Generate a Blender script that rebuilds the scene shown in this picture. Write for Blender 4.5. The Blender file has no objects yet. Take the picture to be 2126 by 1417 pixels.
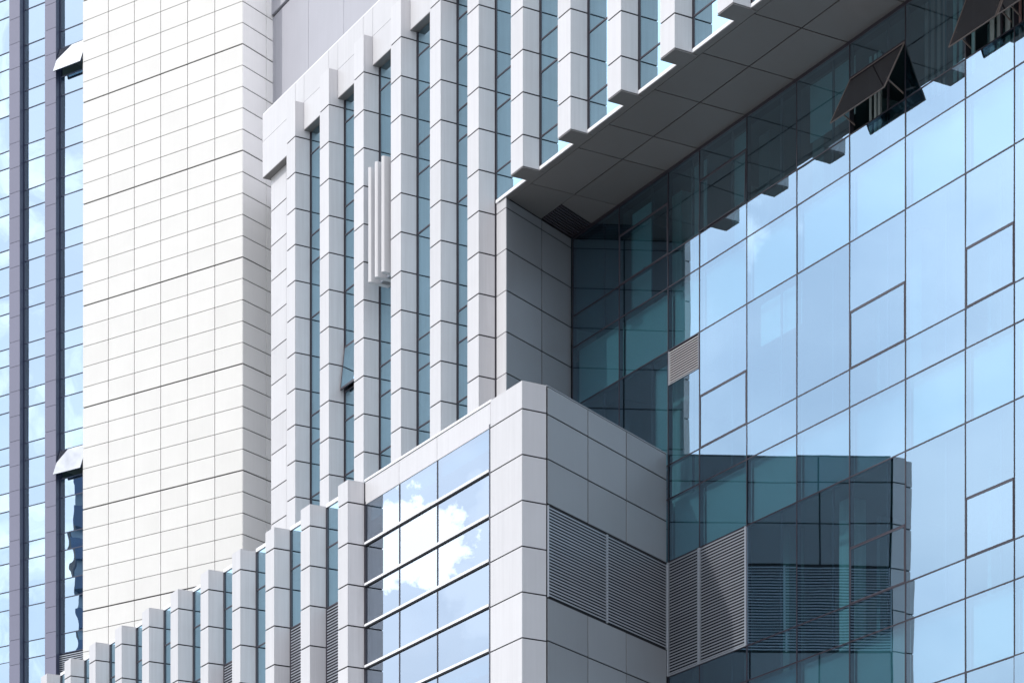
import bpy, math, random
from math import sin, cos, radians as R
random.seed(7)
sc = bpy.context.scene
col = sc.collection

# ------------------------------------------------------------------ camera
EYE = 1.6
cam_d = bpy.data.cameras.new("camera")
cam = bpy.data.objects.new("camera", cam_d); col.objects.link(cam)
cam.location = (0, 0, EYE); cam.rotation_euler = (R(90), 0, 0)
cam_d.sensor_width = 36; cam_d.lens = 36 * 5393.7 / 2126
cam_d.shift_y = (2757.0 - 708.5) / 2126
cam_d.clip_start = 1; cam_d.clip_end = 6000
sc.camera = cam
sc.view_settings.view_transform = 'Standard'
sc.view_settings.look = 'None'
sc.view_settings.exposure = 0.25
sc.view_settings.gamma = 1
sc.view_settings.use_curve_mapping = False

# ------------------------------------------------------------------ sun and sky
SUN_AZ, SUN_EL = 244.0, 44.0          # compass style: 0 = +Y, 90 = +X
sun_d = bpy.data.lights.new("sun", 'SUN'); sun = bpy.data.objects.new("sun", sun_d); col.objects.link(sun)
sun_d.energy = 2.0; sun_d.angle = R(0.53); sun_d.color = (1.0, 0.965, 0.92)
sun.rotation_euler = (R(90 - SUN_EL), 0, R(180 - SUN_AZ))
sun.location = (-60, -30, 80)

world = bpy.data.worlds.new("World"); sc.world = world; world.use_nodes = True
nt = world.node_tree; nt.nodes.clear()
def N(tree, typ, **kw):
    n = tree.nodes.new(typ)
    for k, v in kw.items():
        if k == 'ins':
            for kk, vv in v.items(): n.inputs[kk].default_value = vv
        else: setattr(n, k, v)
    return n
def math_(tree, op, a, b=None, c=None, clamp=False):
    n = tree.nodes.new('ShaderNodeMath'); n.operation = op; n.use_clamp = clamp
    for i, x in enumerate((a, b, c)):
        if x is None: continue
        if isinstance(x, (int, float)): n.inputs[i].default_value = x
        else: tree.links.new(x, n.inputs[i])
    return n.outputs[0]
L = nt.links
out = N(nt, 'ShaderNodeOutputWorld'); bg = N(nt, 'ShaderNodeBackground')
sky = N(nt, 'ShaderNodeTexSky'); sky.sky_type = 'NISHITA'; sky.sun_disc = False
sky.sun_elevation = R(SUN_EL); sky.sun_rotation = R(SUN_AZ)
sky.air_density = 1.0; sky.dust_density = 1.6; sky.ozone_density = 1.5
bg.inputs['Strength'].default_value = 0.12
tc = N(nt, 'ShaderNodeTexCoord'); sep = N(nt, 'ShaderNodeSeparateXYZ')
L.new(tc.outputs['Generated'], sep.inputs[0])
az = math_(nt, 'MULTIPLY', math_(nt, 'ARCTAN2', sep.outputs[0], sep.outputs[1]), 57.29578)   # -180..180, 0 = +Y
el = math_(nt, 'MULTIPLY', math_(nt, 'ARCSINE', sep.outputs[2]), 57.29578)
cmb = N(nt, 'ShaderNodeCombineXYZ'); L.new(az, cmb.inputs[0]); L.new(el, cmb.inputs[1])
def noise(scale, detail, rough, off=(0, 0, 0), stretch=(1, 1, 1), dist=0.0):
    mp = N(nt, 'ShaderNodeMapping'); mp.inputs['Location'].default_value = off; mp.inputs['Scale'].default_value = stretch
    L.new(cmb.outputs[0], mp.inputs[0])
    n = N(nt, 'ShaderNodeTexNoise', ins={'Scale': scale, 'Detail': detail, 'Roughness': rough, 'Distortion': dist})
    L.new(mp.outputs[0], n.inputs['Vector']); return n.outputs[0]
def blob(a0, e0, ra, re, amp, n, w0, w1):
    da = math_(nt, 'DIVIDE', math_(nt, 'SUBTRACT', az, a0), ra); de = math_(nt, 'DIVIDE', math_(nt, 'SUBTRACT', el, e0), re)
    d = math_(nt, 'SQRT', math_(nt, 'ADD', math_(nt, 'MULTIPLY', da, da), math_(nt, 'MULTIPLY', de, de)))
    d = math_(nt, 'ADD', d, math_(nt, 'MULTIPLY', math_(nt, 'SUBTRACT', n, 0.5), amp))
    mr = N(nt, 'ShaderNodeMapRange'); mr.interpolation_type = 'SMOOTHSTEP'
    mr.inputs['From Min'].default_value = w1; mr.inputs['From Max'].default_value = w0
    L.new(d, mr.inputs['Value']); return mr.outputs[0]
# a cumulus low in the north-west, a small bank beside it, torn fair-weather cloud to the west, wide hazy cloud elsewhere, plus added bright cloud east and south
nA = noise(0.9, 6, 0.55); nB = noise(0.5, 5, 0.6, (3, 7, 0)); nC = noise(0.22, 7, 0.62, (11, 2, 0), (1, 1, 1), 0.6)
nD = noise(1.7, 7, 0.6, (1, 5, 0))
cum = blob(-57.15, 16.85, 1.6, 1.2, 1.5, nD, 0.70, 1.0)
sash_cloud = blob(-71, 48, 13, 9, 1.0, nB, 0.7, 1.1)  # unseen cloud patch added to whiten the mirrored tower sashes
cum2 = blob(-59.2, 16.2, 1.6, 2.6, 1.6, nB, 0.5, 1.15)
small = blob(-64.9, 22.8, 1.0, 1.3, 1.9, nD, -0.2, 1.25)
def ramp(x, a, b, hi=1.0):
    mr = N(nt, 'ShaderNodeMapRange'); mr.interpolation_type = 'SMOOTHSTEP'
    mr.inputs['From Min'].default_value = a; mr.inputs['From Max'].default_value = b; mr.inputs['To Max'].default_value = hi
    L.new(x, mr.inputs['Value']); return mr.outputs[0]
west = math_(nt, 'MULTIPLY', ramp(nC, 0.43, 0.66), math_(nt, 'MULTIPLY', ramp(az, -112, -104), ramp(az, -86, -95)))
wide = math_(nt, 'MULTIPLY', ramp(noise(0.035, 6, 0.6, (5, 1, 0)), 0.36, 0.6, 0.4), math_(nt, 'SUBTRACT', 1.0, math_(nt, 'MULTIPLY', ramp(az, -116, -108), ramp(az, -35, -45))))
haze = math_(nt, 'MULTIPLY', ramp(noise(0.12, 5, 0.55, (2, 9, 0), (1, 1.6, 1)), 0.30, 0.72, 0.22), 1.0)
haze = math_(nt, 'ADD', haze, ramp(az, -86, -76, 0.30))
haze = math_(nt, 'MULTIPLY', haze, ramp(az, -40, -50))
haze = math_(nt, 'ADD', haze, math_(nt, 'MULTIPLY', ramp(az, -116, -106, 0.2), ramp(az, -80, -90)))
east = math_(nt, 'MULTIPLY', math_(nt, 'MAXIMUM', ramp(az, 50, 90), ramp(az, -145, -165)), ramp(noise(0.05, 6, 0.6, (9, 4, 0)), 0.15, 0.42, 1.0))  # unseen bright cloud bank added to lift the shaded walls
wide = math_(nt, 'MAXIMUM', math_(nt, 'MAXIMUM', wide, east), haze)
m = math_(nt, 'MAXIMUM', math_(nt, 'MAXIMUM', cum, math_(nt, 'MULTIPLY', cum2, 0.55)), math_(nt, 'MAXIMUM', math_(nt, 'MULTIPLY', small, 0.6), math_(nt, 'MAXIMUM', west, math_(nt, 'MAXIMUM', sash_cloud, wide))))
mix = N(nt, 'ShaderNodeMix'); mix.data_type = 'RGBA'
L.new(m, mix.inputs['Factor']); L.new(sky.outputs[0], mix.inputs[6]); mix.inputs[7].default_value = (14.5, 14.8, 15.4, 1)
sky_gain = math_(nt, 'MULTIPLY', math_(nt, 'MULTIPLY', ramp(az, -82, -73), ramp(az, -46, -54)), math_(nt, 'MULTIPLY', ramp(el, 4, 27), ramp(el, 40, 30)))
gain = N(nt, 'ShaderNodeVectorMath', operation='SCALE')       # gain added to the north-west sky to brighten what the glass mirrors
L.new(mix.outputs[2], gain.inputs[0]); L.new(math_(nt, 'ADD', 1.0, math_(nt, 'MULTIPLY', sky_gain, 0.62)), gain.inputs['Scale'])
L.new(gain.outputs[0], bg.inputs['Color']); L.new(bg.outputs[0], out.inputs[0])

# ------------------------------------------------------------------ materials
def mat(name):
    m = bpy.data.materials.new(name); m.use_nodes = True; t = m.node_tree; t.nodes.clear()
    o = N(t, 'ShaderNodeOutputMaterial'); return m, t, o
def panel_mat(name, c, rough=0.45, var=0.04, streak=0.05, metallic=0.0, spec=0.5, blotch=0.04, bump=0.0):
    m, t, o = mat(name)
    p = N(t, 'ShaderNodeBsdfPrincipled', ins={'Roughness': rough, 'Metallic': metallic, 'Specular IOR Level': spec})
    g = N(t, 'ShaderNodeNewGeometry'); mp = N(t, 'ShaderNodeMapping'); mp.inputs['Scale'].default_value = (9, 9, 0.25)
    t.links.new(g.outputs['Position'], mp.inputs[0])
    n1 = N(t, 'ShaderNodeTexNoise', ins={'Scale': 1.6, 'Detail': 5, 'Roughness': 0.65}); t.links.new(mp.outputs[0], n1.inputs['Vector'])
    n2 = N(t, 'ShaderNodeTexNoise', ins={'Scale': 1.1, 'Detail': 4, 'Roughness': 0.6}); t.links.new(g.outputs['Position'], n2.inputs['Vector'])
    v = math_(t, 'ADD', 1.0, math_(t, 'MULTIPLY', math_(t, 'SUBTRACT', g.outputs['Random Per Island'], 0.5), var * 2))
    v = math_(t, 'ADD', v, math_(t, 'MULTIPLY', math_(t, 'SUBTRACT', n1.outputs[0], 0.5), streak * 2.5))
    v = math_(t, 'ADD', v, math_(t, 'MULTIPLY', math_(t, 'SUBTRACT', n2.outputs[0], 0.5), blotch * 2.5))
    mx = N(t, 'ShaderNodeVectorMath', operation='SCALE'); mx.inputs[0].default_value = c
    t.links.new(v, mx.inputs['Scale']); t.links.new(mx.outputs[0], p.inputs['Base Color'])
    if bump:
        n3 = N(t, 'ShaderNodeTexNoise', ins={'Scale': 1.3, 'Detail': 1}); t.links.new(g.outputs['Position'], n3.inputs['Vector'])
        b = N(t, 'ShaderNodeBump', ins={'Strength': 1.0, 'Distance': bump}); t.links.new(n3.outputs[0], b.inputs['Height']); t.links.new(b.outputs[0], p.inputs['Normal'])
    t.links.new(p.outputs[0], o.inputs[0]); return m
def glass_mat(name, refl, trans, fac, wob=0.0012, scale=0.55):
    m, t, o = mat(name)
    gl = N(t, 'ShaderNodeBsdfGlossy', ins={'Roughness': 0.0, 'Color': (*refl, 1)})
    tr = N(t, 'ShaderNodeBsdfTransparent', ins={'Color': (*trans, 1)})
    g = N(t, 'ShaderNodeNewGeometry'); oi = N(t, 'ShaderNodeObjectInfo')
    n = N(t, 'ShaderNodeTexNoise', noise_dimensions='4D', ins={'Scale': scale, 'Detail': 1.5, 'Roughness': 0.4})
    t.links.new(g.outputs['Position'], n.inputs['Vector']); t.links.new(math_(t, 'MULTIPLY', oi.outputs['Random'], 60.0), n.inputs['W'])
    b = N(t, 'ShaderNodeBump', ins={'Strength': 1.0, 'Distance': wob}); t.links.new(n.outputs[0], b.inputs['Height'])
    t.links.new(b.outputs[0], gl.inputs['Normal'])
    mx = N(t, 'ShaderNodeMixShader'); 
    # slight pane-to-pane change of coating
    f = math_(t, 'ADD', fac, math_(t, 'MULTIPLY', math_(t, 'SUBTRACT', oi.outputs['Random'], 0.5), 0.06))
    t.links.new(f, mx.inputs[0]); t.links.new(tr.outputs[0], mx.inputs[1]); t.links.new(gl.outputs[0], mx.inputs[2])
    t.links.new(mx.outputs[0], o.inputs[0]); return m
def edge_mat(name, c):
    m, t, o = mat(name); tr = N(t, 'ShaderNodeBsdfTransparent', ins={'Color': (*c, 1)}); t.links.new(tr.outputs[0], o.inputs[0]); return m
def lamp_mat(name, c, s):
    m, t, o = mat(name); e = N(t, 'ShaderNodeEmission', ins={'Color': (*c, 1), 'Strength': s}); t.links.new(e.outputs[0], o.inputs[0]); return m

FIN = panel_mat('fin_panel', (0.52, 0.52, 0.54), 0.42, 0.05, 0.08)
FINS = panel_mat('fin_shade_side_panel', (0.50, 0.495, 0.52), 0.42, 0.05, 0.12)  # fin cladding copy for the shaded sides, shade put into its tone
CHAM = panel_mat('pier_shade_side_panel', (0.42, 0.42, 0.45), 0.4, 0.03, 0.05)  # same cladding on the pier's shaded face, shade darkened into the colour
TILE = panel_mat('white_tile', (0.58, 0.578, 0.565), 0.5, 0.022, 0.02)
TILES = panel_mat('lifted_side_tile', (0.92, 0.91, 0.91), 0.5, 0.03, 0.03)  # same tile on the shaded side, made paler to replace missing light
JOINT = panel_mat('joint', (0.014, 0.013, 0.018), 0.8, 0, 0)
TJOINT = panel_mat('tile_joint', (0.06, 0.055, 0.06), 0.8, 0, 0)
LAV = panel_mat('lavender_panel', (0.155, 0.16, 0.225), 0.4, 0.03, 0.03)
PENT = panel_mat('pale_render', (0.37, 0.375, 0.42), 0.5, 0.015, 0.05)
NAVY = panel_mat('navy_metal', (0.035, 0.045, 0.085), 0.35, 0.05, 0.02)
FRAME = panel_mat('frame_metal', (0.05, 0.045, 0.058), 0.35, 0.05, 0.0)
MULL = panel_mat('mullion_metal', (0.026, 0.023, 0.034), 0.3, 0.05, 0.0)
WALLG = panel_mat('shade_grey_panel', (0.215, 0.23, 0.255), 0.3, 0.09, 0.03, metallic=0.0, spec=0.5, bump=0.004)  # base colour set darker, carrying part of these walls' shade
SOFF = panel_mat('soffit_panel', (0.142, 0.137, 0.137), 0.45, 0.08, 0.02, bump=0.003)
TRIM = panel_mat('white_trim', (0.78, 0.79, 0.82), 0.35, 0.02, 0.02)
LOUV = panel_mat('louvre_metal', (0.34, 0.37, 0.42), 0.3, 0.06, 0.02, metallic=0.3)
LOUW = panel_mat('grille_metal', (0.36, 0.36, 0.375), 0.4, 0.06, 0.02)
BLACK = panel_mat('shadow_strip_black', (0.012, 0.014, 0.02), 0.8, 0, 0)
CONC = panel_mat('roof_concrete', (0.35, 0.35, 0.35), 0.8, 0.03, 0.03)
ROOM = panel_mat('room_wall', (0.20, 0.26, 0.27), 0.8, 0.1, 0.0)
ROOMD = panel_mat('room_dark', (0.07, 0.09, 0.10), 0.8, 0.1, 0.0)
ROOMC = panel_mat('room_ceiling', (0.16, 0.18, 0.18), 0.8, 0.0, 0.0)
CURT = panel_mat('curtain', (0.42, 0.46, 0.45), 0.9, 0.1, 0.35)
CURTR = panel_mat('red_curtain', (0.34, 0.20, 0.19), 0.9, 0.1, 0.35)
BLIND = panel_mat('blind', (0.34, 0.36, 0.37), 0.9, 0.05, 0.02)
SPAN = panel_mat('spandrel_back', (0.16, 0.19, 0.22), 0.8, 0.1, 0.0)
WOODF = panel_mat('bronze_frame', (0.16, 0.13, 0.12), 0.4, 0.05, 0.0)
LAMP = lamp_mat('lamp_tube', (0.95, 1, 1), 2.2)
GC = glass_mat('curtain_glass', (0.58, 0.785, 0.95), (0.46, 0.76, 0.84), 0.46, 0.0042)
GL = glass_mat('band_glass', (0.74, 0.85, 0.98), (0.30, 0.5, 0.62), 0.5, 0.0016)
GF = glass_mat('bay_glass', (0.58, 0.83, 0.96), (0.30, 0.5, 0.62), 0.78, 0.0012)
GT = glass_mat('tower_glass', (0.64, 0.81, 0.95), (0.35, 0.5, 0.65), 0.70, 0.003, 0.8)
GD = glass_mat('sash_glass', (0.60, 0.58, 0.62), (0.05, 0.06, 0.07), 0.8, 0.0016)
GW = glass_mat('vent_glass', (0.86, 0.88, 0.92), (0.35, 0.5, 0.65), 0.62, 0.001)
GE = edge_mat('glass_edge', (0.85, 0.95, 0.95))

# ------------------------------------------------------------------ geometry helpers
class Frame:
    """plan frame: a along the wall, b into the building; k scales about the eye for far blocks"""
    def __init__(s, o, ang, bang=None, k=1.0):
        s.o = o; s.A = (sin(R(ang)), cos(R(ang))); b = ang + 90 if bang is None else bang
        s.B = (sin(R(b)), cos(R(b))); s.k = k
    def w(s, a, b, z):
        k = s.k
        return ((s.o[0] + a * s.A[0] + b * s.B[0]) * k, (s.o[1] + a * s.A[1] + b * s.B[1]) * k, EYE + (z - EYE) * k)
TH = -29.72
B = Frame((0, 0), TH)                       # finned building, wing, curtain wall: a = s, b = t
KT = 1.03
T = Frame((0, 0), -55.1, 34.9, KT)          # tower front
def st(s, t): p = B.w(s, t, 0); return (p[0], p[1])
def frame_between(p, q):                    # wall from p to q (plan); b = to the right of p->q looking down
    a = math.degrees(math.atan2(q[0] - p[0], q[1] - p[1])); return Frame(p, a), math.dist(p, q)

class MB:
    def __init__(s, fr): s.f = fr; s.v = []; s.q = []; s.m = []; s.ms = []
    def mi(s, m):
        if m not in s.ms: s.ms.append(m)
        return s.ms.index(m)
    def hexa(s, pts, m, front=None):
        """8 points: 0-3 at b0 (a0z0,a1z0,a1z1,a0z1), 4-7 the same at b1"""
        n = len(s.v); s.v += pts; i = s.mi(m); j = s.mi(front) if front else i
        for k, f in enumerate(((0, 1, 2, 3), (4, 7, 6, 5), (0, 4, 5, 1), (3, 2, 6, 7), (0, 3, 7, 4), (1, 5, 6, 2))):
            s.q.append(tuple(n + x for x in f)); s.m.append(j if k == 0 else i)
    def box(s, a0, a1, b0, b1, z0, z1, m, front=None, fr=None):
        f = fr or s.f
        P = [f.w(a, b, z) for b in (b0, b1) for (a, z) in ((a0, z0), (a1, z0), (a1, z1), (a0, z1))]
        s.hexa(P, m, front)
    def poly(s, pts, z0, z1, m):
        """vertical prism of plan points"""
        n = len(s.v); k = len(pts); i = s.mi(m)
        s.v += [(p[0], p[1], z0) for p in pts] + [(p[0], p[1], z1) for p in pts]
        s.q.append(tuple(range(n, n + k))); s.q.append(tuple(range(n + 2 * k - 1, n + k - 1, -1))); s.m += [i, i]
        for j in range(k):
            s.q.append((n + j, n + k + j, n + k + (j + 1) % k, n + (j + 1) % k)); s.m.append(i)
    def panels(s, av, zv, b0, m, depth=0.03, gap=0.011, fr=None, hgap=None):
        """cladding panels proud of a backing: av, zv are joint positions, b0 the outer face"""
        hg = gap if hgap is None else hgap
        for a0, a1 in zip(av, av[1:]):
            for z0, z1 in zip(zv, zv[1:]):
                s.box(min(a0, a1) + gap, max(a0, a1) - gap, b0, b0 + depth, z0 + hg, z1 - hg, m, fr=fr)
    def slats(s, a0, a1, z0, z1, n, b0, m, depth=0.05, fr=None, th=0.45):
        f = fr or s.f; h = (z1 - z0) / n
        for i in range(n):
            z = z0 + h * i + h * 0.25
            P = []
            for (b, za, zb) in ((b0, z, z + h * th), (b0 + depth, z + h * 0.45, z + h * (0.45 + th * 0.6))):
                P += [f.w(a0, b, za), f.w(a1, b, za), f.w(a1, b, zb), f.w(a0, b, zb)]
            s.hexa(P, m)
    def build(s, name, parent=None, label=None):
        import bmesh
        off = parent_origin(parent)
        me = bpy.data.meshes.new(name)
        me.from_pydata([(x - off[0], y - off[1], z - off[2]) for x, y, z in s.v], [], s.q)
        for m in s.ms: me.materials.append(m)
        me.polygons.foreach_set('material_index', s.m)
        bm = bmesh.new(); bm.from_mesh(me); bmesh.ops.recalc_face_normals(bm, faces=bm.faces); bm.to_mesh(me); bm.free()
        o = bpy.data.objects.new(name, me); col.objects.link(o)
        if parent: o.parent = parent
        if label: o['label'] = label
        return o
def parent_origin(p):
    x = y = z = 0
    while p is not None: x += p.location.x; y += p.location.y; z += p.location.z; p = p.parent
    return (x, y, z)
def thing(name, label, cat, loc, group=None):
    o = bpy.data.objects.new(name, None); o.empty_display_size = 2; col.objects.link(o); o.location = loc
    o['label'] = label; o['category'] = cat
    if group: o['group'] = group
    return o
def pane(fr, a0, a1, b, z0, z1, gm, parent, name='pane', tilt=0.0012, thick=0.008, label=None, k1=None, k2=None):
    mb = MB(fr); k1 = random.gauss(0, tilt) if k1 is None else k1; k2 = random.gauss(0, tilt) if k2 is None else k2
    ac = (a0 + a1) / 2; zc = (z0 + z1) / 2; P = []
    for db in (0, thick):
        for a, z in ((a0, z0), (a1, z0), (a1, z1), (a0, z1)):
            P.append(fr.w(a, b + db + k1 * (a - ac) + k2 * (z - zc), z))
    mb.hexa(P, GE, gm); return mb.build(name, parent, label)

# ------------------------------------------------------------------ ground
g = MB(Frame((0, 0), 0)); g.box(-3000, 3000, -3000, 3000, -0.5, 0.0, panel_mat('paving', (0.30, 0.30, 0.29), 0.8, 0, 0.05))
go = g.build('ground'); go['kind'] = 'structure'

JZ = lambda k: 34.47 - 0.9637 * k           # cladding joints of the finned building
F, G, Q, C = 29.44, 29.905, 29.70, 32.40    # fin front, glass, lintel band, curtain wall
SOFZ = 27.96; PITCH = 2.058; S0 = 63.28; FW = 0.55
SEND = 20.0                                  # right end, beyond the frame

# ================================================================== FINNED BUILDING
fb = thing('finned_building', 'tall white building with a row of vertical clad fins over a dark soffit', 'building', (*st(50, 36), 0))
core = MB(B)
# structure behind the glass: floors, back wall
core.box(52.9, 65.85, 33.2, 44, 0, 34.9, ROOMD)
core.box(SEND, 52.9, 33.2, 44, SOFZ + 0.35, 34.9, ROOMD)
core.box(SEND, 65.82, G + 0.15, 44, 34.95, 35.12, CONC)
core.box(SEND - .25, SEND - .01, G + .0, 44, SOFZ, 35.1, FIN)
core.build('core_wall', fb)
for z in (20.85, 25.65, 30.50, 34.0):
    m_ = MB(B); a0 = SEND if z > 28 else 54.0
    m_.box(a0, 65.6, G + 0.10, 33.2, z - 0.2, z + 0.2, ROOMC); m_.build('floor_slab', fb)
FS = [63.28, 61.203, 59.176, 57.106, 55.028, 53.142, 51.076, 48.975, 46.891, 44.813, 42.71, 40.64, 38.57, 36.5, 34.43, 32.36, 30.29, 28.22, 26.15, 24.08, 22.01]
nf = 21
for i in range(nf):
    s = FS[i]
    mb = MB(B); zb = SOFZ if s < 52.5 else 0.0
    k1 = 0; zs = [JZ(0)]
    while zs[-1] > zb + 0.05:
        k1 += 1; z = JZ(k1)
        zs.append(z if z > zb + 0.12 else zb)
        if zs[-1] <= 14: zs.append(zb)
    zs = zs[::-1]
    mb.box(s + 0.022, s + FW - 0.022, F + 0.02, G + 0.05, zb + 0.01, JZ(0) - 0.01, JOINT)
    mb.panels([s, s + FW], zs, F, FIN, 0.018, 0.0015, hgap=0.017)
    for sg in (0, 1):      # side cladding
        a = s if sg == 0 else s + FW - 0.02
        for z0, z1 in zip(zs, zs[1:]):
            mb.box(a + 0.0015, a + 0.0185, F + 0.02, G - 0.004 - 0.03, z0 + 0.017, z1 - 0.017, FINS)
    # dark reveal profile against the glass
    mb.box(s + 0.006, s + FW - 0.006, G - 0.03, G + 0.02, zb + 0.02, JZ(0) - 0.02, FRAME)
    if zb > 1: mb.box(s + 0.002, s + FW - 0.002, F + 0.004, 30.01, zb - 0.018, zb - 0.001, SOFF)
    mb.build('fin', fb)
# parapet band (lintels) on the plane behind the fins
par = MB(B)
avs = [65.98]
for i in range(nf): avs += [FS[i] + FW, FS[i]]
avs = avs + [SEND]
par.box(SEND, 65.96, Q + 0.02, G + 0.12, 33.75, 35.20, JOINT)
par.box(63.86, 65.96, Q + 0.02, G + 0.12, 33.50, 33.75, JOINT)
for a1, a0 in zip(avs, avs[1:]):
    zb = 33.48 if a1 > 65 else 33.73
    par.panels([a0, a1], [zb, JZ(0), 35.22], Q, FIN, 0.02, 0.007, hgap=0.005)
par.box(SEND, 65.97, Q + 0.01, G + 0.16, 35.22, 35.25, TRIM)
# underside flashing
par.box(SEND, 63.82, Q + 0.004, G + 0.06, 33.715, 33.735, SOFF); par.box(63.86, 65.965, Q + 0.004, G + 0.06, 33.465, 33.485, SOFF)
par.box(65.94, 65.98, Q + 0.022, 31.9, 33.49, 35.2, FIN)
par.build('parapet_band', fb)
# blind bay at the far end
bb = MB(B); rz = [JZ(k) for k in range(15, 0, -1)] + [33.48]; rz = [0.0] + rz
bb.box(63.84, 65.83, G + 0.02, 33.2, 0, 33.48, JOINT)
bb.panels([63.84, 64.86, 65.86], rz, G, FIN, 0.02, 0.006, hgap=0.016)
bb.box(65.835, 65.86, G + 0.022, 32.4, 0, 33.48, FIN)
bb.build('end_wall', fb)

# window bays between the fins
rows = [(33.12, 0), (32.12, 1), (30.92, 0), (30.18, 0), (28.72, 0), (27.27, 1), (26.09, 0), (25.33, 0), (23.91, 0), (22.42, 1), (21.24, 0), (20.46, 0)]
openrows = {1: (27.27,), 4: (32.12,), 6: (32.12, ), 3: (32.12,), 5: (27.27,)}
for i in range(nf - 1):
    s1 = FS[i]; s0 = FS[i + 1] + FW   # glass from s0 to s1
    zb = SOFZ + 0.06 if s1 < 53.5 else 19.5
    zt = 33.72
    fr_ = MB(B)
    for a in (s0 + 0.0, s1 - 0.035): fr_.box(a, a + 0.035, G - 0.012, G + 0.08, zb, zt, FRAME)
    zl = [zt]
    for z, o in rows:
        if z > zb + 0.1 and z < zt - 0.1 and (not o or z in openrows.get(i, ())):
            zl.append(z)
            fr_.box(s0 + 0.035, s1 - 0.035, G - 0.012, G + 0.07, z - 0.017, z + 0.017, FRAME)
    zl.append(zb)
    w = fr_.build('window', fb)
    for z1, z0 in zip(zl, zl[1:]):
        # an opened top-hung sash in the second bay
        if i == 1 and abs(z1 - 27.27) < 0.01:
            sl = 0.13 / (z1 - z0)
            sf = MB(B)
            def sash(a0, a1, zt_, zb_, thk, m):
                P = []
                for db in (0, thk):
                    for a, z in ((a0, zb_), (a1, zb_), (a1, zt_), (a0, zt_)):
                        P.append(B.w(a, G - 0.03 + db - (z1 - z) * sl, z))
                sf.hexa(P, m)
            sash(s0 + .03, s0 + .08, z1 - .02, z0 + .02, .04, FRAME); sash(s1 - .08, s1 - .03, z1 - .02, z0 + .02, .04, FRAME)
            sash(s0 + .08, s1 - .08, z1 - .02, z1 - .07, .04, FRAME); sash(s0 + .08, s1 - .08, z0 + .07, z0 + .02, .04, FRAME)
            sf.build('sash', fb, 'narrow window sash pushed open at its foot')
            pane(B, s0 + .08, s1 - .08, G - 0.03 - (z1 - z0) * sl / 2, z0 + .06, z1 - .06, GF, w, k1=0, k2=sl)
            continue
        pane(B, s0 + 0.03, s1 - 0.03, G + 0.002, z0 + 0.02, z1 - 0.02, GF, w)
# white sill and drip strip over the soffit
sl_ = MB(B)
sl_.box(SEND, 53.1, G - 0.035, G + 0.08, SOFZ + 0.012, SOFZ + 0.085, TRIM)
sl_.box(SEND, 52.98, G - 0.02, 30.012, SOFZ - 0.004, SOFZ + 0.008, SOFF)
sl_.build('sill_strip', fb)
# soffit panels
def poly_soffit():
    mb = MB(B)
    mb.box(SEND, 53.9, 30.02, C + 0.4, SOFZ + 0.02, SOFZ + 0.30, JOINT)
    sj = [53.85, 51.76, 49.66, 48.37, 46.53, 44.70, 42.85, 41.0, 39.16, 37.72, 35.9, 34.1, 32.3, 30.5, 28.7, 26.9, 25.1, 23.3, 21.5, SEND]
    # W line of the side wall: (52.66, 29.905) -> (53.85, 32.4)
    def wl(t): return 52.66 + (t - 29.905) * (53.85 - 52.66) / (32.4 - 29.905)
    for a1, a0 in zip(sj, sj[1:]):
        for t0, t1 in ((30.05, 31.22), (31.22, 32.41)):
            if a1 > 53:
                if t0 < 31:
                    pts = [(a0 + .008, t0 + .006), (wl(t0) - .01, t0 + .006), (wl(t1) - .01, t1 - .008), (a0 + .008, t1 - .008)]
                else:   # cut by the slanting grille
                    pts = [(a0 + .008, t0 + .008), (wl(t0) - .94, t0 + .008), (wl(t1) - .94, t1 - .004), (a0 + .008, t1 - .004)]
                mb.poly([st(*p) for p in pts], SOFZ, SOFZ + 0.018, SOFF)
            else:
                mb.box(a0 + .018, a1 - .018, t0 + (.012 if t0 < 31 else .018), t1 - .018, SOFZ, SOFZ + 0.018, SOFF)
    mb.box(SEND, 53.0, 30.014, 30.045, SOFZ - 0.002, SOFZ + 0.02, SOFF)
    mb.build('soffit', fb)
    gr = MB(B)
    for j in range(9):
        o = .06 + j * 0.098
        t0, t1 = 31.24, 32.40
        pts = [(wl(t0) - o, t0), (wl(t0) - o - .05, t0), (wl(t1) - o - .05, t1), (wl(t1) - o, t1)]
        gr.poly([st(*p) for p in pts], SOFZ - 0.012, SOFZ + 0.015, FRAME)
    gr.build('soffit_grille', fb)
poly_soffit()
# side wall of grey panels under the soffit
fw, lw = frame_between(st(52.66, 29.905), st(53.86, 32.40))
sw = MB(fw)
zj = [JZ(k) for k in range(15, 6, -1)] + [SOFZ - 0.005]
# b points to the right of the direction; the building lies to the left, so the outer face is +b
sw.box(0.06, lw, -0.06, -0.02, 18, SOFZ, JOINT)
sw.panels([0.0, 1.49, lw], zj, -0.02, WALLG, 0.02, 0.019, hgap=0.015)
sw.build('side_wall', fb)
stub = MB(B)   # short return beside the last long fin
stub.box(52.72, 53.12, G + 0.02, G + 0.08, 18, SOFZ + 0.05, JOINT)
stub.panels([52.665, 53.115], [JZ(k) for k in range(15, 6, -1)] + [SOFZ + 0.05], G - 0.002, FIN, 0.02, 0.003, hgap=0.011)
stub.build('wall_return', fb)
# slatted box hung in the fourth bay
sb = MB(B)
for k in range(3):
    a = 58.56 - 0.365 * k
    n_ = 5                                     # bowed blades
    pts = [(a, 29.90), (a, 29.40)] + [(a + 0.16 * j / n_, 29.40 - 0.10 * math.sin(math.pi * (0.18 + 0.82 * j / n_))) for j in range(n_ + 1)] + [(a + 0.16, 29.90)]
    sb.poly([st(*p) for p in pts], 27.945, 30.83, FIN)
sb.box(57.80, 58.70, 29.60, 29.63, 27.96, 30.80, LOUV)
sb.build('slatted_screen', fb, 'hanging screen of upright white slats between two fins')

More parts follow.
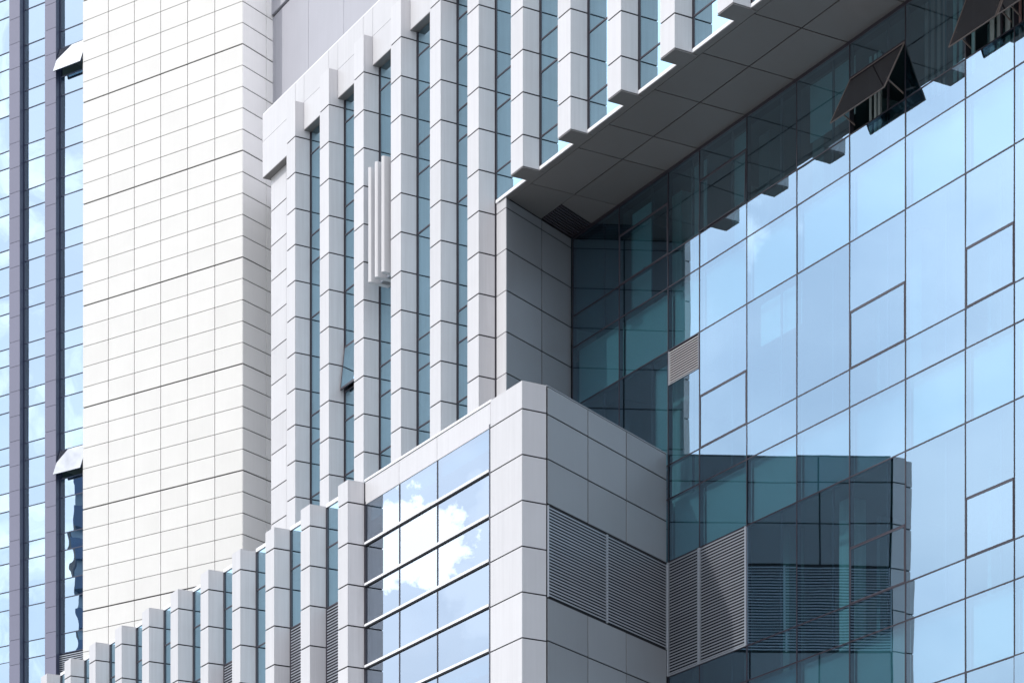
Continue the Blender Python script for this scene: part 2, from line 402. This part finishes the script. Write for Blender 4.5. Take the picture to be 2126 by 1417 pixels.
# ================================================================== PENTHOUSE
pf = Frame((0, 0), TH, None, KT)
ph = thing('penthouse', 'plain pale lilac rooftop block rising behind the white fins', 'building', tuple(pf.w(60, 35, 0)[:2]) + (34.9,))
pb = MB(pf)
pt = 30.8
pb.box(40, 68.5, pt + 0.03, 41, 33.5, 50, JOINT)
pv = [68.5, 67.57, 65.34, 63.11, 60.88, 58.65, 56.4, 54.2, 52, 46, 40]
for a1, a0 in zip(pv, pv[1:]):
    pb.panels([a0, a1], [33.6, 38.955], pt, PENT, 0.03, 0.008)
    pb.panels([a0, a1], [39.0, 44, 50], pt - 0.05, PENT, 0.08, 0.008)
pb.build('wall', ph)

# ================================================================== TOWER
tT = 55.54; TG = 55.79; cs = 47.975
tw = thing('tiled_tower', 'far left tower of white square tiles with blue window strips and lilac piers', 'building', tuple(T.w(53, 60, 0)[:2]) + (0,))
tv = [cs, 49.012, 50.041, 51.075, 52.105, 53.135, 54.17]
tz = [34.693 + 0.5985 * k for k in range(-30, 14)]
thick_k = set()
wl_ = MB(T)
wl_.box(cs + 0.03, 54.15, tT + 0.035, tT + 3.5, 0, 44, TJOINT)
wl_.box(cs + 0.03, 54.15, tT + 3.5, 70, 0, 44, JOINT)
for a0, a1 in zip(tv, tv[1:]):
    for k in range(len(tz) - 1):
        d = 0.021 if (k - 30) % 5 == 0 else 0.0095
        d2 = 0.021 if (k + 1 - 30) % 5 == 0 else 0.0095
        wl_.box(a0 + (0.012 if a0 == cs else 0.013), a1 - 0.013, tT, tT + 0.034, tz[k] + d, tz[k + 1] - d2, TILE)
wl_.box(cs + 0.01, 54.17, tT, tT + 0.034, 0, tz[0] - .01, TILE)
wl_.build('tiled_wall', tw)
# side wall: frame from the corner into the building, outer face toward -a
sd = MB(T)
for b0, b1 in ((tT + 0.012, tT + 1.01), (tT + 1.035, tT + 1.9), (tT + 1.925, tT + 3.0), (tT + 3.025, tT + 4.2), (tT + 4.2, tT + 6), (tT + 6, tT + 9)):
    for k in range(len(tz) - 1):
        g2 = 0.024 if (k - 30) % 5 == 0 else 0.016
        sd.box(cs, cs + 0.028, b0, b1, tz[k] + g2, tz[k + 1] - 0.015, TILES)
sd.box(cs + 0.001, cs + 0.028, tT + 0.012, tT + 9, 0, tz[0] - .02, TILES)
sd.build('side_wall', tw)
# piers between the window strips
TC = 55.60
for a0, a1 in ((55.33, 55.78), (56.84, 57.28), (58.36, 58.80)):
    pm = MB(T)
    a0_ = a0
    pm.box(a0 + .01, a1 - .01, TC + 0.02, TG + 0.1, 0, 46, NAVY)
    zz_ = [41.03 + .7477 * k for k in range(-32, 5)]
    for z0, z1 in zip(zz_, zz_[1:]): pm.box(a0, a1, TC, TC + 0.018, z0 + .006, z1 - .006, LAV)
    pm.box(a0, a1, TC, TC + .018, 0, zz_[0] - .01, LAV)
    pm.build('pier', tw)
bk = MB(T)
bk.box(54.2, 61.5, TG + 2.6, 70, 0, 44, ROOMD)
bk.build('core_wall', tw)
per = 2.99
lev = [0, -1.065, -1.58, -2.435]
strips = ((54.18, 55.33), (55.78, 56.84), (57.28, 58.36), (58.8, 59.9))
for si, (a0, a1) in enumerate(strips):
    fr_ = MB(T); zs = []
    for n in range(-1, 8):
        for l in lev:
            z = 41.285 - per * n + l
            if 18.5 < z < 44: zs.append(z)
    zs = sorted(zs)
    lo = 21.70 if si == 0 else zs[0]
    zs = [z for z in zs if z > lo + .1]; zs = [lo] + zs
    for z in zs: fr_.box(a0 + .01, a1 - .01, TG - 0.012, TG + 0.06, z - 0.013, z + 0.013, NAVY)
    fr_.box(a0 + .004, a0 + .03, TG - 0.010, TG + .06, zs[0], 44, NAVY); fr_.box(a1 - .03, a1 - .004, TG - 0.010, TG + .06, zs[0], 44, NAVY)
    fr_.box(a0 + .01, a1 - .01, TG + 0.05, TG + .12, 0, zs[0] - .03, NAVY)
    w = fr_.build('window', tw)
    for z0, z1 in zip(zs, zs[1:]):
        opened = (si == 0 and (abs(z1 - 39.705) < .06 or abs(z1 - (39.705 - 4 * per)) < .06)) or (si == 2 and abs(z1 - (39.705 - 6 * per)) < .06)
        if opened:
            ang = 0.38 if si == 0 else 0.12
            sf = MB(T)
            def sash(x0, x1, zt_, zb_, o0, o1, m):
                P = []
                for db in (o0, o1):
                    for a, z in ((x0, zb_), (x1, zb_), (x1, zt_), (x0, zt_)):
                        P.append(T.w(a, TG - 0.03 + db - (z1 - z) * ang, z))
                sf.hexa(P, m)
            x0, x1 = a0 + .02, a1 - .02
            zB = z1 - (z1 - z0) * 0.93
            sash(x0, x0 + .03, z1 - .02, zB, 0.006, .04, NAVY); sash(x1 - .03, x1, z1 - .02, zB, 0.006, .04, NAVY)
            sash(x0, x1, z1 - .02, z1 - .05, 0.008, .045, NAVY); sash(x0, x1, zB + .04, zB, 0.008, .045, NAVY)
            sf.build('sash', tw, 'mirrored top-hung sash swung outward')
            pane(T, x0, x1, TG - 0.03 - (z1 - zB) * ang / 2, zB, z1 - .02, GW if si == 0 else GT, w, k1=0, k2=ang)
            continue
        pane(T, a0 + 0.02, a1 - 0.02, TG + 0.002, z0 + 0.015, z1 - 0.015, GT, w, tilt=0.0006 if (si == 0 and z1 < 28.5) else 0.003)
for si, (a0, a1) in enumerate(strips):
    for n in range(0, 8):
        m_ = MB(T); z = 41.285 - per * n - 1.32
        m_.box(a0, a1, TG + .1, TG + 2.6, z - .12, z + .12, ROOM); m_.build('floor_slab', tw)
lv = MB(T); lv.box(54.2, 55.33, TG + .04, TG + .05, 20.3, 21.68, BLACK); lv.slats(54.2, 55.33, 20.3, 21.66, 22, TG - .03, LOUV, .05); lv.build('louvre', tw)

# ================================================================== GLASS BLOCK
gb = thing('glass_block', 'large sky-reflecting glass curtain wall with dark mullions under the soffit', 'building', (*st(44, 36), 0))
mv = [53.80, 51.684, 49.59, 48.309, 46.47, 44.632, 42.80, 40.977, 39.135, 37.716, 35.9, 34.1, 32.3, 30.5, 28.7, 26.9, 25.1, 23.3, 21.5, SEND]
rz = [0.0, 14.24, 15.665, 16.425, 19.035, 20.465, 21.24, 23.84, 25.28, 26.04, SOFZ - 0.01]
for a in mv:
    m_ = MB(B); w_ = 0.0145 if a != 37.716 else 0.010
    m_.box(a - w_, a + w_, C - 0.008, C + 0.10, 0, SOFZ - 0.001, MULL); m_.build('mullion', gb)
for z in rz[1:-1]:
    m_ = MB(B)
    for a1, a0 in zip(mv, mv[1:]):
        m_.box(a0 + .018, a1 - .018, C - 0.007, C + 0.09, z - 0.0135, z + 0.0135, MULL)
    m_.build('transom', gb)
m_ = MB(B); m_.box(SEND, 53.8, C - 0.02, C + .1, SOFZ - .07, SOFZ - .001, MULL); m_.build('head_frame', gb)
OPEN = {(6, 9): 0.50, (8, 9): 0.42, (9, 9): 0.42, (3, 9): 0.03}
SPLIT = {(1, 9): 27.21, (3, 9): 27.21, (6, 9): 27.20, (8, 9): 27.2, (9, 9): 27.2,
         (3, 6): 22.41, (6, 6): 22.41, (8, 6): 22.39,
         (6, 3): 17.58, (8, 3): 17.58}
def sash_geo(name, parent, a0, a1, b, z0, z1, ang, fm, gm, th=.03, fw_=.016, label=None):
    if ang > .3: z0 = z1 - (z1 - z0) * .92
    sf = MB(B)
    def bar(x0, x1, zt_, zb_, o0, o1):
        P = []
        for db in (o0, o1):
            for a, z in ((x0, zb_), (x1, zb_), (x1, zt_), (x0, zt_)):
                P.append(B.w(a, b + db - (z1 - z) * ang, z))
        sf.hexa(P, fm)
    bar(a0, a0 + fw_, z1, z0, 0, th); bar(a1 - fw_, a1, z1, z0, 0, th)
    bar(a0 + fw_, a1 - fw_, z1, z1 - fw_, 0.001, th - .001); bar(a0 + fw_, a1 - fw_, z0 + fw_, z0, 0.001, th - .001)
    if ang > .3:
        for a in (a0 + .1, a1 - .1):      # stay arms
            zs_ = z0 + .25 * (z1 - z0)
            P = [B.w(a, b + .02 - (z1 - zs_) * ang, zs_), B.w(a + .02, b + .02 - (z1 - zs_) * ang, zs_), B.w(a + .02, b + .02 - (z1 - zs_) * ang, zs_ + .03), B.w(a, b + .02 - (z1 - zs_) * ang, zs_ + .03),
                 B.w(a, b + .06, z0 + .05), B.w(a + .02, b + .06, z0 + .05), B.w(a + .02, b + .06, z0 + .08), B.w(a, b + .06, z0 + .08)]
            sf.hexa(P, fm)
    w = sf.build(name, parent, label)
    pane(B, a0 + fw_ - .004, a1 - fw_ + .004, b + .012 - (z1 - z0) * ang / 2, z0 + fw_ - .004, z1 - fw_ + .004, gm, w, k1=0 if ang > .3 else None, k2=ang)
    hd = MB(B); ac = (a0 + a1) / 2
    hd.box(ac - .05, ac + .05, b + th - (z1 - z0) * ang * .97, b + th + .03 - (z1 - z0) * ang * .97, z0 + .03, z0 + .06, fm); hd.build('handle', w)
    return w
for i, (a1, a0) in enumerate(zip(mv, mv[1:])):
    # the two bays hidden below the wing roof and those beyond the picture get taller panes
    rr = rz if 2 <= i <= 9 else ([0.0] + rz[5:] if i < 2 else [0.0, 14.24, 19.035, 23.84, rz[-1]])
    if i == 9: rr = [0.0] + rz[1:]
    for z0, z1 in zip(rr, rr[1:]):
        j = rz.index(z0) if (z0 in rz and i <= 9) else -1
        if i < 2 and z0 == 0.0: j = -1
        louver = (i == 2 and j == 3) or (i == 3 and j == 3)
        if louver: continue
        top = z1; bot = z0
        if i == 2 and j == 6:     # grille fills the head of this bay
            top = 23.05
        x0, x1 = a0 + .022, a1 - .022
        if (i, j) in SPLIT:
            zs_ = SPLIT[(i, j)]
            pane(B, x0, x1, C, zs_ + .02, top - .018, GC, gb, 'window', tilt=.002)
            fr2 = MB(B); fr2.box(a0 + .026, a1 - .026, C - .007, C + .08, zs_ - .018, zs_ + .018, MULL); fr2.build('transom', gb)
            op = OPEN.get((i, j), 0.0)
            sash_geo('window', gb, x0 + .002, x1 - .002, C - .012, z0 + .018, zs_ - .018, op, WOODF if op > .3 else FRAME, GD if op > .3 else GC,
                     label='top-hung window standing open' if op > .3 else None)
            continue
        pane(B, x0, x1, C, bot + .018, top - .018, GC, gb, 'window', tilt=.002)
# louvres of the curtain wall
lv = MB(B)
for a0, a1 in ((48.345, 49.555), (46.50, 48.275)):
    lv.slats(a0, a1, 16.45, 19.015, 38, C - .03, LOUV, .055)
lv.box(46.49, 49.575, C + .04, C + .05, 16.44, 19.02, BLACK)
for a in (49.555, 48.275, 46.475): lv.box(a, a + .035 if a > 48.3 or a < 47 else a + .07, C - .038, C + .02, 16.44, 19.02, LOUV)
lv.box(46.49, 49.57, C - .036, C + .0, 16.425, 16.455, LOUV)
lv.build('louvre', gb)
lv = MB(B); lv.slats(48.345, 49.555, 23.075, 23.80, 13, C - .012, LOUW, .03, th=.42); lv.box(48.34, 49.56, C + .03, C + .04, 23.06, 23.82, BLACK)
for a in (48.335, 49.545): lv.box(a, a + .014, C - .016, C + .03, 23.06, 23.82, LOUV)
lv.box(48.34, 49.56, C - .018, C, 23.045, 23.062, LOUV)
lv.build('louvre', gb)
# rooms behind the glass: ceilings above the clear rows, pale spandrel panels in the floor zones
rm = MB(B)
for z0, z1 in ((14.32, 15.60), (19.12, 20.40), (23.93, 25.22), (9.3, 11.5)):
    rm.box(SEND, 53.8, C + .30, C + 8, z0, z1, ROOMC)
rm.build('floor_slab', gb)
for j, (z0, z1) in enumerate(((14.26, 15.65), (19.05, 20.45), (23.86, 25.27))):
    for a1, a0 in zip(mv, mv[1:]):
        m_ = MB(B); m_.box(a0 + .05, a1 - .05, C + .16, C + .18, z0 + .03, z1 - .03, BLIND if random.random() < .8 else SPAN); m_.build('spandrel_panel', gb)
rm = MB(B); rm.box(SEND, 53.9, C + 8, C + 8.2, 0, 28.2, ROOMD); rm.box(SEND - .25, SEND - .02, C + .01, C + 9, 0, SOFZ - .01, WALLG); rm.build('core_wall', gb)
for a in (53.85, 49.6, 44.63, 40.98, 37.7, 34.1, 28.7, 23.3):
    m_ = MB(B)
    for z0, z1 in ((15.62, 19.1), (20.42, 23.9), (25.24, 28.1)): m_.box(a, a + .12, C + 2.2, C + 7.98, z0, z1, ROOM)
    m_.build('partition', gb)
for (a0, a1, z0, z1, m__) in ((43.95, 44.35, 15.62, 19.1, CURT), (46.15, 46.40, 15.62, 19.1, ROOMC), (50.1, 50.9, 20.42, 23.9, CURT), (50.4, 50.95, 25.24, 28, CURT), (52.2, 52.6, 25.24, 28, ROOMC), (44.9, 45.3, 25.24, 28, ROOMC), (46.9, 47.3, 25.24, 28, ROOMC), (41.6, 42.0, 20.42, 23.9, ROOMC)):
    m_ = MB(B); m_.box(a0, a1, C + .9, C + 1.3, z0, z1, m__); m_.build('inner_column', gb)
for a1, a0 in zip(mv, mv[1:]):          # slim inner window bars
    m_ = MB(B)
    for z0, z1 in ((15.66, 19.05), (20.46, 23.85), (25.28, 27.9)):
        m_.box((a0 + a1) / 2 - .2, (a0 + a1) / 2 - .16, C + .12, C + .16, z0, z1, FRAME)
    m_.build('inner_frame', gb)
def curtain(a0, a1, z0, z1, m__, b=C + .35, n=10):
    mb = MB(B); w = (a1 - a0) / n
    for k in range(n):
        o = 0.05 * ((k % 2) * 2 - 1) * random.uniform(.5, 1)
        mb.box(a0 + k * w, a0 + (k + 1) * w - .004, b + o, b + o + .02, z0, z1, m__)
    mb.build('curtain', gb)
curtain(40.1, 40.85, 25.98, 27.9, CURTR, n=8); curtain(39.25, 39.9, 25.98, 27.9, CURT, n=7)
curtain(38.0, 38.9, 25.98, 27.9, CURT, n=8); curtain(37.75, 37.95, 25.98, 27.9, CURTR, n=3)
curtain(42.2, 42.55, 25.98, 27.6, CURT, n=5); curtain(36.4, 37.5, 25.98, 27.9, CURT, n=9)
for (a0, a1, z0, z1) in ((49.8, 50.5, 21.3, 23.7), (44.8, 46.3, 22.9, 23.8), (50.6, 51.5, 25.4, 27.7), (48.4, 49.0, 25.4, 27.8), (42.95, 44.5, 26.6, 27.8), (46.7, 47.3, 25.4, 27.8), (52.0, 53.6, 21.3, 22.4)):
    m_ = MB(B); m_.box(a0, a1, C + .25, C + .27, z0, z1, BLIND); m_.build('roller_blind', gb)
def lamp_at(u, v, z, la, lt):            # a ceiling lamp placed where its line of sight meets the ceiling
    y = (z - EYE) / (2757.0 - v) * 5393.7; x = (u - 1063) / 5393.7 * y
    a = x * B.A[0] + y * B.A[1]; t = x * B.B[0] + y * B.B[1]
    m_ = MB(B); m_.box(a - la / 2, a + la / 2, t - lt / 2, t + lt / 2, z - .06, z, LAMP); m_.build('ceiling_lamp', gb)
for u, v, z, la, lt in ((1606, 889, 23.92, 1.3, .22), (1954, 1236, 19.1, .10, 3.6), (2070, 1214, 19.1, .10, 3.0), (1830, 1255, 19.1, .10, 2.6), (1745, 1247, 19.1, .1, 1.2)):
    lamp_at(u, v, z, la, lt)

# ================================================================== PODIUM WING
pw = thing('podium_wing', 'lower white wing with stepped fins, banded windows and a louvred grey side', 'building', (*st(58, 29), 0))
LF, LG, LB = 26.80, 27.26, 27.22
LT = 21.465; ZK = lambda k: 20.94 - 0.9608 * k
core = MB(B)
core.box(49.7, 66.4, LG + .14, G + .0, 21.15, 21.40, CONC)
core.box(66.4, 76.3, LG + .14, 28.3, 21.15, 21.40, CONC)
core.box(47.6, 49.7, LG + .14, 28.0, 21.15, 21.40, CONC)
core.box(53.6, 66.4, 28.7, G, 0, 21.1, ROOMD); core.box(66.4, 76.3, 27.9, 28.2, 0, 21.1, ROOMD)
core.build('roof', pw)
npf = 11
for i in range(npf):
    s = 54.70 + 2.069 * i
    mb = MB(B); zs = [0.0] + [ZK(k) for k in range(9, -1, -1)] + [LT]
    mb.box(s + .022, s + .522 - .022, LF + .02, LG + .05, 0, LT - .012, JOINT)
    mb.panels([s, s + .522], zs, LF, FIN, .018, .0015, hgap=.017)
    for a in (s, s + .502):
        for z0, z1 in zip(zs, zs[1:]): mb.box(a + .0015, a + .0185, LF + .02, LG - .034, z0 + .017, z1 - .017, FINS)
    mb.box(s + .01, s + .512, LF + .01, LG + .04, LT - .011, LT - .0005, FIN)
    mb.box(s + .006, s + .516, LG - .03, LG + .02, 0, LT - .02, FRAME)
    mb.build('fin', pw)
for i in range(npf):
    s0 = 54.70 + 2.069 * i + .522; s1 = 54.70 + 2.069 * (i + 1)
    if i == npf - 1: s1 = s0 + .5
    louv = i in (0, 1, 3)
    zl = [LT - .03, 20.46, 19.01, 16.4, 15.65, 14.2, 11.6]
    fr_ = MB(B)
    for a in (s0, s1 - .035): fr_.box(a, a + .035, LG - .028, LG + .08, 9, LT - .03, FRAME)
    for z in zl[1:]: fr_.box(s0 + .035, s1 - .035, LG - .012, LG + .07, z - .017, z + .017, FRAME)
    fr_.box(s0, s1, LG - .028, LG + .14, 0, 9, FRAME)
    fr_.box(s0, s1, LG - .03, LG + .14, LT - .028, LT + .06, TRIM)
    w = fr_.build('window', pw)
    for k, (z1, z0) in enumerate(zip(zl, zl[1:] + [9.0])):
        if louv and k == 2:
            lv = MB(B); lv.slats(s0 + .035, s1 - .035, z0 + .03, z1 - .03, 36, LG - .02, LOUV, .05)
            lv.box(s0 + .03, s1 - .03, LG + .05, LG + .06, z0 + .02, z1 - .02, BLACK); lv.build('louvre', pw); continue
        pane(B, s0 + .03, s1 - .03, LG + .002, z0 + .018, z1 - .018, GF, w)
# banded window front
sp = MB(B)
sp.box(48.67, 54.68, LG + .02, LG + .2, ZK(0) + .01, 21.47, JOINT)
for a0, a1 in ((52.945, 54.69), (51.10, 52.945), (48.665, 51.10)):
    sp.panels([a0, a1], [ZK(0) - .005, 21.46], LG - .012, FIN, .03, .007, hgap=.003)
sp.box(48.6, 54.69, LG - .03, LG + .25, 21.475, 21.525, TRIM)
sp.build('spandrel_band', pw)
vb = MB(B)
for a in (52.945, 51.10): vb.box(a - .016, a + .016, LG - .01, LG + .08, 9, ZK(0) - .01, MULL)
vb.box(48.62, 48.68, LG - .04, LG + .08, 9, 21.0, MULL); vb.box(54.655, 54.69, LG - .03, LG + .08, 9, 21.0, MULL)
vb.build('mullion', pw)
for k in range(1, 12):
    z = ZK(k) + .03
    bd = MB(B); bd.box(48.69, 54.66, LG - .05, LG + .02, z - .020, z + .032, TRIM); bd.box(48.69, 54.66, LG - .03, LG + .02, z - .050, z - .023, BLACK); bd.build('band', pw)  # black strip below each band stands in for its shadow
for k in range(0, 11):
    z1 = (ZK(0) - .01) if k == 0 else ZK(k) - .03; z0 = ZK(k + 1) + .07
    for a0, a1 in ((52.96, 54.66), (51.115, 52.93), (48.69, 51.085)): pane(B, a0, a1, LG + .002, z0, z1, GL, pw, 'window', tilt=0.001)
bkw = MB(B); bkw.box(48.7, 54.6, LG + 2.0, LG + 2.2, 0, 21.1, ROOMD)
for k in range(0, 5): bkw.box(48.7, 54.6, LG + .1, LG + 2.0, 20.85 - 4.8 * k - .3, 20.85 - 4.8 * k + .2, ROOM)
bkw.build('core_wall', pw)
# corner block
cz = [0.0] + [ZK(k) - .03 for k in range(9, -1, -1)] + [21.50]
cb = MB(B)
cb.box(47.285, 48.60, LB + .02, 27.80, 0, 21.47, JOINT)
cb.panels([47.262, 48.615], cz, LB, FIN, .02, .0015, hgap=.015)
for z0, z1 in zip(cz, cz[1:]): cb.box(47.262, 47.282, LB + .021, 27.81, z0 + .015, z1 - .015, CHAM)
cb.box(47.27, 48.6, LB + .005, 27.80, 21.49, 21.50, FIN)
cb.build('corner_pier', pw)
# grey side wall running back to the curtain wall
f2, l2 = frame_between(st(47.262, 27.84), st(49.60, C - .03))
s2 = MB(f2); kk = l2 / 4.878
wj = [0.008, 1.649, 3.285, l2]
zt_ = [ZK(1), ZK(0) - .03, 21.49]; zt_[0] = ZK(1) - .02
s2.box(0.05, l2, -.08, -.02, 0, 21.47, JOINT)
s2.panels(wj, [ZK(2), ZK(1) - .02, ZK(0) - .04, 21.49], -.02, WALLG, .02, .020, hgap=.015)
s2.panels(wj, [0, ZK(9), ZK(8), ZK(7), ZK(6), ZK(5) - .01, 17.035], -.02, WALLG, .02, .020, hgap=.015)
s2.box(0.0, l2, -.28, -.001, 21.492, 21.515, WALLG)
s2.build('side_wall', pw)
lv = MB(f2); lv.slats(.03, 2.42, 17.06, 18.97, 29, -.0 + .02, LOUV, -.045); lv.slats(2.46, l2 - .03, 17.06, 18.97, 29, .02, LOUV, -.045)
lv.box(2.42, 2.46, -.01, .028, 17.05, 18.98, LOUV); lv.box(l2 - .03, l2 - .002, -.01, .028, 17.05, 18.98, LOUV); lv.box(.008, .03, -.01, .028, 17.05, 18.98, LOUV)
lv.box(.03, l2 - .03, -.019, -.014, 17.045, 18.985, BLACK)
lv.build('louvre', pw)

# ================================================================== FAR DARK TOWER (outside the picture, mirrored in the left glass strip)
MIRX = T.w(54.8, TG, 0)
ft = thing('far_tower', 'dark blue tower out of frame, mirrored as a rippled edge in the leftmost glass strip', 'building', (MIRX[0] + 150 * sin(R(258)), MIRX[1] + 150 * cos(R(258)), 0))
FTG = panel_mat('far_blue_cladding', (0.030, 0.075, 0.17), 0.15, 0.1, 0.05)
FTL = panel_mat('far_pale_cladding', (0.16, 0.24, 0.33), 0.4, 0.1, 0.05)
def fpt(azm, dist): return (MIRX[0] + dist * sin(R(azm)), MIRX[1] + dist * cos(R(azm)))
wv = MB(B); wn = MB(B); z = 0.0; k = 0
while z < 76:
    h = 3.0; jut = 0.10 * sin(k * 1.9) + 0.06 * sin(k * 0.83)
    big = 0.14 if 48 < z < 56 else (-0.05 if z > 66 else 0.0)
    e = 259.42 + jut * .6 + big
    wv.poly([fpt(e, 150), fpt(255.5, 150), fpt(255.5, 175), fpt(e - .1, 175)], z, z + h * .62, FTG)
    wn.poly([fpt(e - .06, 150.6), fpt(255.6, 150.6), fpt(255.6, 174), fpt(e - .2, 174)], z + h * .62, z + h, FTL)
    z += h; k += 1
wv.build('wall', ft); wn.build('window_band', ft)
